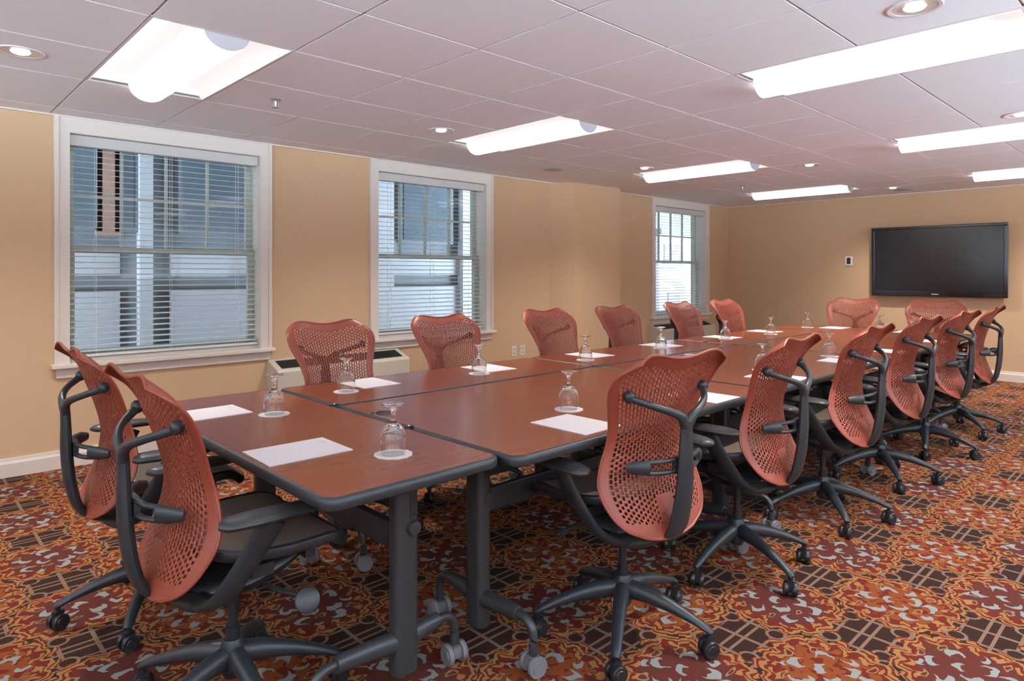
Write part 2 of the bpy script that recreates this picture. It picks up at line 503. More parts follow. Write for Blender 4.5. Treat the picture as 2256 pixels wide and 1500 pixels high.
# ---------------------------------------------------------------- windows
def make_window(k, x0, x1):
    root = empty('window_%d' % k, (x0, YW, WZ0)); root['kind'] = 'structure'
    W = x1 - x0; HH = WZ1 - WZ0
    def P(m, name, mt, bevel=0): return m.build(name, mt, root, smooth=False, bevel=bevel)
    c = MB(); t = .045
    # casing: two legs and head with a raised back band (touching the ceiling)
    cw = .075
    for s0, s1 in ((-cw + .042, .03), (W - .03, W + cw - .042)):
        c.box(s0, s1, -.02, 0, 0, HH + .069)
    c.box(.03, W - .03, -.02, 0, HH - .03, HH + .069)
    for s0 in (-cw + .018, W + cw - .042):
        c.box(s0, s0 + .024, -.03, 0, 0, HH + .069)
    P(c, 'window_casing', TRIM)
    s = MB().box(-.075, W + .075, -.065, .05, -.03, 0); P(s, 'window_stool', TRIM, .006)
    a = MB().box(-.045, W + .045, -.022, 0, -.095, -.03); P(a, 'window_apron', TRIM, .003)
    j = MB()
    j.box(0, .03, 0, .20, 0, HH).box(W - .03, W, 0, .20, 0, HH).box(0.03, W - .03, 0, .20, HH - .03, HH).box(.03, W - .03, .05, .20, 0, .02)
    P(j, 'window_jamb', TRIM)
    lo, hi = .03, W - .03
    mid = .755                                  # meeting rail above the stool
    def sash(name, z0, z1, y, mid_rows, cols, rail_t, rail_b):
        m = MB(); st = .05
        m.box(lo, lo + st, y, y + .035, z0, z1).box(hi - st, hi, y, y + .035, z0, z1)
        m.box(lo + st, hi - st, y, y + .035, z1 - rail_t, z1).box(lo + st, hi - st, y, y + .035, z0, z0 + rail_b)
        a0, a1, b0, b1 = lo + st, hi - st, z0 + rail_b, z1 - rail_t
        for i in range(1, cols):
            x = a0 + (a1 - a0) * i / cols; m.box(x - .009, x + .009, y + .004, y + .03, b0, b1)
        for i in range(1, mid_rows):
            z = b0 + (b1 - b0) * i / mid_rows; m.box(a0, a1, y + .005, y + .029, z - .009, z + .009)
        o = P(m, name, SASH)
        gl = MB().add([(a0, y + .017, b0), (a1, y + .017, b0), (a1, y + .017, b1), (a0, y + .017, b1)], [(0, 1, 2, 3)]).build('glass_pane', PANE, o, smooth=False)
        return o
    sash('window_sash', mid - .02, HH - .03, .155, 2, 4, .035, .035)
    sash('window_sash', .02, mid + .02, .115, 1, 1, .035, .05)
    # blind
    lb = ['white slatted blind over the large window nearest the corner behind the two end chairs',
          'white slatted blind over the middle window behind the second side chair',
          'white slatted blind over the small far window past the wall pier'][k - 1]
    b = empty('window_blind', (x0, YW + .055, WZ0))
    tag(b, lb, 'blind', 'white slatted window blinds')
    MB().box(.034, W - .034, -.035, .025, HH - .105, HH - .032).build('headrail', HEAD, b, smooth=False, bevel=.004)
    sl = MB(); n = 35; z0, z1 = .065, HH - .125
    for i in range(n):
        z = z0 + (z1 - z0) * i / (n - 1); q = R(7); w2 = .0235
        dy, dz = w2 * math.cos(q), w2 * math.sin(q)
        vs = []
        for xx in (.038, W - .038):
            vs += [(xx, -dy, z - dz), (xx, 0, z + .002), (xx, dy, z + dz), (xx, dy, z + dz + .0025), (xx, 0, z + .0045), (xx, -dy, z - dz + .0025)]
        sl.add(vs, [(0, 1, 7, 6), (1, 2, 8, 7), (2, 3, 9, 8), (3, 4, 10, 9), (4, 5, 11, 10), (5, 0, 6, 11), (0, 5, 4, 3, 2, 1), (6, 7, 8, 9, 10, 11)])
    o = sl.build('slats', SLAT, b, smooth=False)
    MB().box(.036, W - .036, -.025, .025, .028, .045).build('bottom_rail', SLAT, b, smooth=False, bevel=.003)
    for xx in (.19, W * .5, W - .19):
        MB().box(xx - .0012, xx + .0012, -.028, -.026, .04, HH - .1).box(xx - .0012, xx + .0012, .026, .028, .04, HH - .1).build('ladder_cord', SLAT, b, smooth=False)
    return root
for k, (a, b) in enumerate(WIN): make_window(k + 1, a, b)

# ---------------------------------------------------------------- building and ground outside
nb = empty('neighbouring_building', (0, 8.6, -3))
tag(nb, 'grey and white building seen outside through the blinds', 'building')
D = 8.6
def XE(px, Y=D):
    r = (px - 1128) / 1454.27; a = R(YAW); c_, s_ = math.cos(a), math.sin(a)
    d = Y / (s_ - r * c_); return d * (c_ + r * s_)
MB().box(-3, XE(1445), .02, .4, 0, 7.5).build('facade', EXT_G, nb, smooth=False)
xa = [XE(q) for q in (150, 263, 302, 331, 374, 560, 800, 836, 866, 1010, 1040, 1445)]
m = MB()
for x0, x1 in ((xa[0], xa[1]), (xa[4], xa[5]), (xa[6] + .7, xa[8] - .9), (xa[8], xa[9])):
    pass
for x0, x1 in ((-2.5, xa[1]), (xa[4], xa[5] + .25), (xa[8], xa[9])):
    m.box(x0, x1, -.03, .02, 2.3, 4.25 - .18).box(x0, x1, -.03, .02, 4.25, 4.52)
m.build('siding_panel', EXT_W, nb, smooth=False)
m = MB()
for x0, x1 in ((xa[2], xa[3]), (xa[9], xa[10]), (xa[7] - .2, xa[8] - .06)):
    m.box(x0, x1, -.12, .02, 1.5, 7.4)
m.build('pilaster', EXT_W, nb, smooth=False)
for x0, x1 in ((-1.2, XE(212)), (XE(262) - .0, xa[2] - .05), (xa[4] + .15, xa[5] + .1), (XE(885), xa[9] - .2)):
    fr = MB().box(x0 - .05, x1 + .05, -.05, .02, 4.75, 6.9).build('window', EXT_G, nb, smooth=False)
    MB().box(x0, x1, -.06, -.045, 4.8, 6.85).build('pane', EXT_D, fr, smooth=False)
MB().box(XE(209), XE(264), -.05, .02, 4.7, 7).build('brick_strip', EXT_B, nb, smooth=False)  # salmon-brown strip on the upper facade
pv = empty('white_outbuilding', (0, 13, -3))
tag(pv, 'bright white building seen through the small far window', 'building')
MB().box(XE(1452, 13), XE(1600, 13), 0, .6, 0, 5.6).build('facade', EXT_W, pv, smooth=False)
MB().box(XE(1462, 13), XE(1500, 13), -.05, .02, 4.6, 5.3).box(XE(1470, 13), XE(1495, 13), -.05, .02, 2.6, 3.6).build('window', EXT_G, pv, smooth=False)
MB().box(XE(1452, 13) - .3, XE(1600, 13), -.3, .9, 5.6, 5.8).build('roof', EXT_D, pv, smooth=False)
tag(MB().box(-30, 60, YW + WT + .05, 60, -3.1, -3).build('ground', SNOW, smooth=False), kind='structure')

# ---------------------------------------------------------------- lamps
def make_fixture():
    """recessed 2x4 basket troffer, origin at the low corner of its opening on the ceiling plane"""
    t = empty('ceiling_light')
    W, L, hh = G, 2 * G, .075
    fr = MB(); e = .012
    fr.box(0, W, 0, e, 0, .02).box(0, W, L - e, L, 0, .02).box(0, e, e, L - e, 0, .02).box(W - e, W, e, L - e, 0, .02)
    fr.build('frame', LAMPW, t, smooth=False)
    body = MB()                                   # curved reflectors either side, their lit look is emission
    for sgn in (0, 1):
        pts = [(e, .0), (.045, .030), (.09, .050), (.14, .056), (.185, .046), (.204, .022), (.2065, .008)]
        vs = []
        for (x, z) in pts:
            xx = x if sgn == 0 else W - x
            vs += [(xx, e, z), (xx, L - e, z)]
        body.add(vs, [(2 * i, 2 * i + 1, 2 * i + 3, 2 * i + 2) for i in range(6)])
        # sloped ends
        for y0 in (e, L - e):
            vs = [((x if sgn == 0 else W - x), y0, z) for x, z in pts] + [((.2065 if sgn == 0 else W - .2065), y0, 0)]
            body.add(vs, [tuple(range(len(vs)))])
    body.build('reflector', LAMPR_GLOW, t, smooth=True)
    ba = MB(); n = 12; r = .098; vs = []; cx = W / 2
    ends = (.014, L - .014)
    for y in ends:
        for i in range(n + 1):
            a = PI * i / n
            vs.append((cx - r * math.cos(a), y, .012 - .078 * math.sin(a)))
    fs = [(i, i + 1, n + 2 + i, n + 1 + i) for i in range(n)]
    ba.add(vs, fs); ba.add([vs[i] for i in range(n + 1, 2 * n + 2)], [tuple(range(n + 1))])
    ba.build('diffuser', LAMPB, t, smooth=True)
    MB().add([vs[i] for i in range(n + 1)], [tuple(range(n + 1))]).build('end_cap', PERF, t, smooth=False)
    MB().box(cx - r, cx + r, .03, L - .03, .012, .02).build('top_plate', LAMPW, t, smooth=False)
    MB().box(-.01, W + .01, -.01, L + .01, .08, .10).build('housing', LAMPW, t, smooth=False)
    return t
fx0 = make_fixture(); index_kids()
fl = ['recessed ceiling light above the near end of the table, largest in view',
      'ceiling light unit over the camera side beyond the frame',
      'recessed ceiling light second in the row along the window side',
      'long bright ceiling light at the upper right, nearest of the far-side row',
      'recessed ceiling light third in the row along the window side, beside the wall pier',
      'recessed ceiling light second in the far-side row, cut by the frame edge',
      'recessed ceiling light farthest in the window-side row, close to the television wall',
      'recessed ceiling light farthest in the far-side row, above the television']
fb_ = ['recessed ceiling light behind the camera along the window side', 'recessed ceiling light behind the camera in the middle row', 'recessed ceiling light behind the camera along the blank side wall',
       'recessed ceiling light along the side wall right beside the camera', 'recessed ceiling light second along the side wall to the right of the camera', 'recessed ceiling light third along the side wall to the right of the camera']
for i, (a, b) in enumerate(FIX):
    t = fx0 if i == 0 else copy_tree(fx0)
    t.location = (a, b, H)
    tag(t, fl[i] if i < 8 else fb_[i - 8], 'ceiling light', 'fluorescent ceiling lights')

def make_can():
    t = empty('downlight')
    MB().lathe([(.078, .004), (.080, -.003), (.094, -.004), (.097, .0), (.094, .004)], 28).build('trim_ring', LAMPW, t)
    MB().lathe([(.078, -.002), (.060, .0003), (0, .0005)], 28).build('reflector', CANR, t)
    MB().lathe([(0, -.012), (.018, -.011), (.034, -.006), (.040, 0), (0, 0)], 20).build('bulb', CANM, t)
    ld = bpy.data.lights.new('downlight_lamp', 'SPOT'); ld.energy = 120; ld.spot_size = R(125); ld.spot_blend = 1; ld.shadow_soft_size = .035; ld.color = (1, .93, .84)
    lo = bpy.data.objects.new('lamp', ld); C.objects.link(lo); lo.parent = t; lo.location = (0, 0, -.02)
    return t
cn0 = make_can(); index_kids()
cl = ['round recessed downlight at the top left corner of the ceiling', 'round recessed downlight between the first and second window-side lights',
      'round recessed downlight at the top right, above the long bright light', 'round recessed downlight just before the third window-side light',
      'round recessed downlight at the right edge between the two far-side lights',
      'small bright downlight at the end of the third window-side light', 'small bright downlight at the end of the farthest window-side light',
      'round recessed downlight beyond the right edge near the television wall', 'round recessed downlight in the far right corner beyond the frame']
for i, (x, y) in enumerate(((.461, 3.826), (2.927, 3.826), (2.911, .784), (5.427, 3.815), (5.38, .834), (6.42, 2.62), (8.86, 2.62), (8.86, .82), (8.86, -.9))):  # last two added out of view to brighten the television wall
    t = cn0 if i == 0 else copy_tree(cn0); t.location = (x, y, H - .001)
    tag(t, cl[i], 'downlight', 'round recessed downlights')
def make_sprinkler():
    t = empty('sprinkler_head')
    MB().lathe([(0, .004), (.030, .004), (.032, 0), (.028, -.006), (0, -.007)], 20).build('escutcheon', CHROME, t)
    MB().lathe([(0, 0), (.009, 0), (.009, -.02), (.006, -.03), (.004, -.045), (0, -.046)], 12).box(-.016, -.012, -.002, .002, -.042, -.006).box(.012, .016, -.002, .002, -.042, -.006).build('nozzle', CHROME, t)
    MB().lathe([(0, -.044), (.022, -.044), (.022, -.047), (0, -.047)], 16).build('deflector', CHROME, t)
    return t
sp0 = make_sprinkler(); index_kids()
for i, (x, y) in enumerate(((1.695, 3.837), (7.388, 3.80))):
    t = sp0 if i == 0 else copy_tree(sp0); t.location = (x, y, H)
    tag(t, ('metal sprinkler head above the nearest window', 'tiny sprinkler head near the far window')[i], 'sprinkler', 'ceiling sprinklers')
def make_speaker():
    t = empty('ceiling_speaker')
    MB().lathe([(0, -.006), (.085, -.005), (.10, -.002), (.102, .002), (0, .002)], 32).build('grille', mat('speaker_grille', (.5, .48, .5), .6), t)
    return t
s0 = make_speaker(); index_kids()
for i, (x, y) in enumerate(((4.836, 4.50), (9.16, 2.60))):
    t = s0 if i == 0 else copy_tree(s0); t.location = (x, y, H)
    tag(t, ('round flat ceiling speaker above the wall between the pier and middle window', 'round flat ceiling speaker close to the television wall')[i], 'speaker', 'ceiling speakers')

# ---------------------------------------------------------------- television, wall plates, heaters
tv = empty('wall_television', (XW, 2.343, .985)); tag(tv, 'large black flat television mounted on the tan end wall', 'television')
w2, hh = .738, .893
bz = MB(); X0, X1 = -.085, -.045
bz.box(X0, X1, -w2, w2, 0, .06).box(X0, X1, -w2, w2, hh - .035, hh).box(X0, X1, -w2, -w2 + .04, .06, hh - .035).box(X0, X1, w2 - .04, w2, .06, hh - .035)
bz.build('bezel', BEZEL, tv, smooth=False, bevel=.006)
MB().box(-.078, -.05, -w2 + .04, w2 - .04, .06, hh - .035).build('screen', SCREEN, tv, smooth=False)
MB().box(-.045, -.02, -w2 + .08, w2 - .08, .06, hh - .06).build('back_shell', DARK2, tv, smooth=False)
MB().box(-.02, 0, -.3, .3, .25, .65).build('wall_bracket', DARK2, tv, smooth=False)
lg = MB()
for i in range(7): lg.box(-.0865, -.085, -.036 + i * .011, -.036 + i * .011 + .007, .024, .036)
lg.build('maker_mark', mat('silver_mark', (.6, .6, .62), .4), tv, smooth=False)
th_ = empty('wall_control', (XW, 3.39, 1.383)); tag(th_, 'small white wall control plate with dark centre beside the television', 'wall control')
MB().box(-.012, 0, -.048, .048, 0, .128).build('plate', mat('control_white', (.85, .85, .83), .4), th_, smooth=False, bevel=.004)
MB().box(-.018, -.012, -.024, .024, .022, .108).build('display', DARK2, th_, smooth=False, bevel=.003)
def make_outlet():
    t = empty('wall_outlet')
    MB().box(-.036, .036, -.006, 0, 0, .115).build('cover_plate', PLATE, t, smooth=False, bevel=.003)
    for z in (.022, .066):
        s_ = MB().prism(rrect(-.017, .017, 0, .028, .008, 4), -.0, .003, Matrix.Translation((0, -.006, z)) @ Matrix.Rotation(R(90), 4, 'X')).build('socket', mat('socket_face', (.6, .57, .5), .4), t, smooth=False)
        MB().box(-.008, -.005, -.0098, -.0088, z + .01, z + .02).box(.005, .008, -.0098, -.0088, z + .01, z + .02).build('slot', DARK2, s_, smooth=False)
    return t
o0 = make_outlet(); index_kids()
for i, x in enumerate((4.95, 5.08)):
    t = o0 if i == 0 else copy_tree(o0); t.location = (x, YW, .375)
    tag(t, ('pale wall outlet plate nearer the middle window', 'pale wall outlet plate nearer the wall pier')[i], 'outlet', 'wall outlets')
def make_heater(x0, L):
    t = empty('wall_heater', (x0, YW, 0)); D_ = .21
    pr = [(0, 0), (-D_, 0), (-D_, .505), (-D_ + .012, .517), (-.01, .585), (0, .585)]
    m = MB(); n = len(pr)
    vs = [(0, y, z) for y, z in pr] + [(L, y, z) for y, z in pr]
    m.add(vs, [tuple(range(n)), tuple(range(2 * n - 1, n - 1, -1))] + [(i, n + i, n + (i + 1) % n, (i + 1) % n) for i in range(n)])
    fix_normals(m.build('cabinet', HVACM, t, smooth=False, bevel=.004))
    gr = MB(); a = math.atan2(.068, D_ - .022)
    mt = Matrix.Translation((0, -D_ + .012, .517)) @ Matrix.Rotation(a, 4, 'X')
    gr.box(.05, L - .05, .03, .165, .0, .003, mt)
    gr.build('grille_bed', GRILLE, t, smooth=False)
    gs = MB()
    for i in range(9): gs.box(.05, L - .05, .034 + i * .015, .034 + i * .015 + .003, .003, .006, mt)
    gs.build('grille', DARK2, t, smooth=False)
    MB().box(.0, .003, -D_ + .02, -D_ + .024, .03, .5).box(0.06, L - .06, -D_ - .002, -D_, .05, .054).build('panel_seam', GREYM, t, smooth=False)
    return t
tag(make_heater(2.215, 1.23), 'cream wall heater with black sloped grille under the wall between the first two windows', 'heater', 'wall heaters')
tag(make_heater(7.45, 1.40), 'cream wall heater with black sloped grille below the small far window', 'heater', 'wall heaters')

# ---------------------------------------------------------------- tables
TZ = .737
def caster_mb(m, x, y, r=.034, ang=0., z=None, gap=.026):
    z = r if z is None else z
    for s_ in (-1, 1):
        mt = Matrix.Translation((x, y, z)) @ Matrix.Rotation(ang, 4, 'Z') @ Matrix.Rotation(R(90), 4, 'X') @ Matrix.Translation((0, 0, s_ * gap))
        h_ = .0115
        m.lathe([(0, -h_), (r * .55, -h_), (r * .62, -h_ * .7), (r * .9, -h_ * .8), (r, -h_ * .4), (r, h_ * .4), (r * .9, h_ * .8), (r * .62, h_ * .7), (r * .55, h_), (0, h_)], 20, mt)
    mt = Matrix.Translation((x, y, z)) @ Matrix.Rotation(ang, 4, 'Z')
    m.box(-r * .55, r * .55, -gap + .011, gap - .011, -r * .35, r * .75, mt)
    return m
def make_table(name, x0, x1, y0, y1, legs, label, group, panel=None):
    cx, cy = (x0 + x1) / 2, (y0 + y1) / 2
    t = empty(name, (cx, cy, 0)); tag(t, label, 'table', group)
    a, b = (x1 - x0) / 2 - .002, (y1 - y0) / 2 - .002
    MB().prism(rrect(-a + .012, a - .012, -b + .012, b - .012, .035), TZ - .028, TZ).build('tabletop', WOOD, t, smooth=False)
    # dark rounded edge band
    eb = MB(); n = 7
    prof = [(.012, 0.0005), (.006, -.001), (.0015, -.006), (0, -.014), (0, -.022), (.003, -.030), (.010, -.034), (.035, -.034), (.035, -.028)]
    rings = []
    for inset, dz in prof:
        rr_ = max(.048 - inset, .012)
        rings.append([(p[0], p[1], TZ + dz) for p in rrect(-a + inset, a - inset, -b + inset, b - inset, rr_)])
    L = len(rings[0]); vs = [p for r_ in rings for p in r_]; fs = []
    for i in range(len(rings) - 1):
        for j in range(L):
            k = (j + 1) % L; fs.append((i * L + j, (i + 1) * L + j, (i + 1) * L + k, i * L + k))
    eb.add(vs, fs); eb.build('edge_band', DARK, t)
    for (lx, ly, ax, f0, f1) in legs:             # column at lx,ly; foot along ax from -f0 to +f1
        X, Y = lx - cx, ly - cy
        col = MB().prism([(p[0] + X, p[1] + Y) for p in rrect(-.042, .042, -.03, .03, .022)] if ax == 'x' else [(p[0] + X, p[1] + Y) for p in rrect(-.03, .03, -.042, .042, .022)], .06, TZ - .05)
        c = col.build('leg', GREYM, t)
        MB().box(X - .012, X + .012, Y - .0435, Y - .041, .585, .675).build('slot_cover', DARK2, c, smooth=False) if ax == 'y' else MB().box(X + .004, X + .030, Y - .0315, Y - .029, .535, .60).build('slot_cover', DARK2, c, smooth=False)
        kn = MB().lathe([(0, -.008), (.020, -.008), (.023, 0), (.020, .008), (0, .008)], 18, Matrix.Translation((X + .015, Y - .036, .502)) @ Matrix.Rotation(R(90), 4, 'X'))
        kn.build('tilt_knob', GREYM, c)
        MB().box(X - .11, X + .11, Y - .04, Y + .04, TZ - .052, TZ - .03).build('mounting_plate', DARK2, t, smooth=False)
        for sgn, ln in ((-1, f0), (1, f1)):
            def P(d, z): return (X + sgn * d, Y, z) if ax == 'x' else (X, Y + sgn * d, z)
            fo = MB().tube([P(.02, .155), P(ln * .45, .165), P(ln - .07, .168)], [(.026, .032), (.024, .028), (.022, .024)], 12)
            fo.tube([P(ln - .075, .168), P(ln - .035, .165), P(ln - .008, .145), P(ln, .115), P(ln, .065)], .015, 10, sub=4)
            fo = fo.build('foot', GREYM, t)
            p = P(ln, 0)
            caster_mb(MB(), p[0], p[1], .034, R(35 + 50 * sgn)).build('caster', CAST, fo)
    if panel:
        for (px0, px1, py0, py1, z0, z1) in panel:
            MB().box(px0 - cx, px1 - cx, py0 - cy, py1 - cy, z0, z1).build('modesty_panel', DARK, t, smooth=False, bevel=.003)
    return t
TG = 'meeting tables pushed together'
XS = [1.335, 3.005, 4.685, 6.365]
make_table('meeting_table', .755, 1.333, 1.432, 3.018, [(1.155, 1.70, 'x', .30, .20), (1.155, 2.72, 'x', .30, .20)],
           'cherry meeting table across the near end, two sheets of paper on it', TG,
           [(1.14, 1.17, 1.74, 2.68, .42, .50), (1.145, 1.165, 1.74, 2.68, .56, .70)])
rl = ['wide cherry table on the camera side, nearest of the three', 'wide cherry table on the camera side, middle of the three', 'wide cherry table on the camera side, farthest of the three']
ll = ['narrow cherry table on the window side, nearest of the three', 'narrow cherry table on the window side, middle of the three', 'narrow cherry table on the window side, farthest of the three']
for i in range(3):
    x0, x1 = XS[i], XS[i + 1] - .002
    make_table('meeting_table', x0, x1, 1.385, 2.448, [(x0 + .165, 1.75, 'y', .27, .22), (x1 - .165, 1.75, 'y', .27, .22)], rl[i], TG,
               [(x0 + .2, x1 - .2, 1.74, 1.765, .44, .52), (x0 + .2, x1 - .2, 1.745, 1.76, .56, .70)])
    make_table('meeting_table', x0, x1, 2.452, 3.012, [(x0 + .165, 2.73, 'y', .22, .22), (x1 - .165, 2.73, 'y', .22, .22)], ll[i], TG,
               [(x0 + .2, x1 - .2, 2.72, 2.74, .44, .52)])
make_table('meeting_table', 6.367, 6.985, 1.40, 3.0, [(6.6, 1.70, 'x', .2, .28), (6.6, 2.72, 'x', .2, .28)],
           'cherry meeting table across the far end before the television wall', TG, [(6.58, 6.61, 1.74, 2.68, .42, .50)])

# small joint clips and the oval clip lying on the top
def clip():
    t = empty('table_clip'); MB().prism(rrect(-.020, .020, -.008, .008, .006, 3), 0, .004).build('plate', DARK2, t, smooth=False)
    MB().lathe([(0, .0075), (.004, .007), (.005, .004)], 10).build('screw', CHROME, t); return t
c0 = clip(); index_kids()
for i, (x, y, a, lb) in enumerate(((1.334, 2.46, 0, 'tiny dark clip on the near table joint, left one'), (1.334, 1.93, 0, 'tiny dark clip on the near table joint, right one behind the goblet'),
        (3.006, 2.18, 90, 'tiny dark clip on the second joint beside the nearest red chair back'), (4.686, 2.72, 0, 'tiny dark clip on the third joint before the far glasses'),
        (4.686, 2.25, 0, 'tiny dark clip on the third joint behind a goblet'))):
    t = c0 if i == 0 else copy_tree(c0); t.location = (x, y, TZ + .0015); t.rotation_euler = (0, 0, R(a)); tag(t, lb, 'clip', 'table joint clips')
t = empty('oval_clip', (1.405, 2.19, TZ), R(-38)); tag(t, 'black oval clip lying on the tabletop behind the near goblet', 'clip')
MB().lathe([(0, .009), (.018, .009), (.026, .006), (.028, 0), (0, 0)], 20, Matrix.Diagonal((1.3, .55, 1, 1))).build('body', DARK2, t)
MB().lathe([(0, .006), (.007, .005), (.008, 0), (0, 0)], 12, Matrix.Translation((-.048, 0, 0))).build('tip', DARK2, t)

# ---------------------------------------------------------------- papers, coasters, goblets
def make_goblet():
    outer = [(.0345, .0), (.0375, .012), (.0408, .034), (.0400, .052), (.0340, .072), (.0230, .086), (.0110, .095), (.0060, .102), (.0052, .112), (.0065, .122), (.0100, .134), (.0200, .1425), (.0345, .1475), (.0352, .1490), (.0340, .1502), (.020, .1498), (0, .149)]
    inner = [(0, .0865), (.012, .0845), (.022, .079), (.0320, .067), (.0378, .052), (.0388, .034), (.0357, .012), (.0330, .0)]
    return MB().lathe(inner + outer, 32).build('goblet', GLASS, None, angle=60)
def make_coaster():
    n = 72; pts = []
    for i in range(n):
        a = 2 * PI * i / n; r_ = .0565 + .0012 * math.cos(12 * a); pts.append((r_ * math.cos(a), r_ * math.sin(a)))
    return MB().prism(pts, 0, .0022).build('paper_coaster', COAST, None, smooth=False)
def make_paper():
    t = empty('note_paper')
    MB().box(-.13, .13, -.102, .102, 0, .0025).build('sheets', PAPER, t, smooth=False)
    ms = MB()
    for i in range(3): ms.box(.098 + i * .006, .101 + i * .006, .052 - .014, .052 + .014 - i * .006, .0026, .0028)
    ms.build('printed_mark', INK, t, smooth=False)
    ln_ = MB()
    ln_.box(-.112, .088, -.090, -.0893, .0026, .0027).build('printed_line', INK, t, smooth=False)
    return t
gob = make_goblet(); coa = make_coaster(); pap = make_paper(); index_kids()
SET = []   # paper x, y, rot, coaster x, y, who
SET.append((.910, 1.902, 0, 1.10, 1.672, 'at the near end of the table, closest to the camera'))
SET.append((.905, 2.650, 0, 1.082, 2.462, 'at the near end of the table, on the window side'))
lp = ((1.73, 2.845, 1.53, 2.71), (2.495, 2.82, 2.322, 2.70), (3.385, 2.815, 3.165, 2.665), (4.22, 2.82, 4.06, 2.712), (5.13, 2.82, 5.00, 2.72), (5.93, 2.83, 5.69, 2.66))
lw = ('before the first window-side chair', 'before the second window-side chair', 'before the third window-side chair', 'before the fourth window-side chair', 'before the fifth window-side chair', 'before the last window-side chair')
for (a, b, c_, d), w_ in zip(lp, lw): SET.append((a, b, -90, c_, d, w_))
rp = ((1.795, 1.555, 1.969, 1.745), (2.60, 1.53, 2.80, 1.71), (3.36, 1.54, 3.549, 1.706), (4.27, 1.53, 4.456, 1.69), (5.05, 1.53, 5.25, 1.70), (6.04, 1.53, 6.23, 1.70))
rw = ('beside the nearest camera-side chair', 'behind the nearest red chair back, second on the camera side', 'third on the camera side, half behind a red chair back', 'fourth on the camera side, between two chair backs', 'fifth on the camera side, between two chair backs', 'last on the camera side, between the far chair backs')
for (a, b, c_, d), w_ in zip(rp, rw): SET.append((a, b, 90, c_, d, w_))
SET.append((6.83, 2.54, 180, 6.69, 2.75, 'at the far end before the left television-side chair'))
SET.append((6.83, 1.88, 180, 6.69, 2.09, 'at the far end before the right television-side chair'))
for i, (px_, py_, rz, gx, gy, wh) in enumerate(SET):
    p = pap if i == 0 else copy_tree(pap); p.location = (px_, py_, TZ + .0002); p.rotation_euler = (0, 0, R(rz + random.uniform(-3, 3)))
    tag(p, 'white note paper ' + wh, 'paper', 'note papers on the table')
    k = coa if i == 0 else copy_tree(coa); k.location = (gx, gy, TZ + .0002); k.rotation_euler = (0, 0, random.random())
    tag(k, 'round white paper coaster ' + wh, 'coaster', 'paper coasters')
    q = gob if i == 0 else copy_tree(gob); q.location = (gx, gy, TZ + .0026)
    tag(q, 'clear stemmed goblet upside down ' + wh, 'glass', 'upturned goblets')

# ---------------------------------------------------------------- the office chair
def interp(tab, t):
    for (a, va), (b, vb) in zip(tab, tab[1:]):
        if t <= b:
            q = (t - a) / (b - a); q = q * q * (3 - 2 * q) if False else q
            return va + (vb - va) * q
    return tab[-1][1]
def smooth_tab(tab, n=200):
    import bisect
    xs_ = [a for a, _ in tab]; out = []
    for i in range(n + 1):
        t = i / n; k = max(0, min(len(tab) - 2, bisect.bisect_right(xs_, t) - 1))
        x0, y0 = tab[max(k - 1, 0)]; x1, y1 = tab[k]; x2, y2 = tab[k + 1]; x3, y3 = tab[min(k + 2, len(tab) - 1)]
        m1 = (y2 - y0) / max(x2 - x0, 1e-6); m2 = (y3 - y1) / max(x3 - x1, 1e-6); h_ = x2 - x1; s_ = (t - x1) / h_
        out.append(((2 * s_ ** 3 - 3 * s_ ** 2 + 1) * y1 + (s_ ** 3 - 2 * s_ ** 2 + s_) * h_ * m1 + (-2 * s_ ** 3 + 3 * s_ ** 2) * y2 + (s_ ** 3 - s_ ** 2) * h_ * m2))
    return lambda v: out[max(0, min(n, int(round(v * n))))] if not 0 < v < 1 else (lambda f_: out[int(f_)] * (1 - f_ % 1) + out[min(n, int(f_) + 1)] * (f_ % 1))(v * n)
Wf = smooth_tab([(0, .110), (.05, .174), (.12, .214), (.20, .232), (.28, .235), (.38, .219), (.50, .196), (.60, .199), (.72, .222), (.83, .246), (.91, .249), (.96, .236), (1, .205)])
Yf = smooth_tab([(0, -.234), (.12, -.212), (.30, -.180), (.45, -.168), (.6, -.182), (.8, -.220), (.92, -.246), (1, -.280)])
Kf = smooth_tab([(0, .010), (.15, .040), (.30, .058), (.45, .052), (.6, .046), (.8, .042), (.92, .024), (1, -.004)])
def shell_pt(u, v):
    zb = .412 + .014 * u * u
    zt = 1.004 + .060 * u * u - .068 * abs(u) ** 5
    z = zb + v * (zt - zb)
    return (u * Wf(v), Yf(v) + Kf(v) * abs(u) ** 2.2, z)
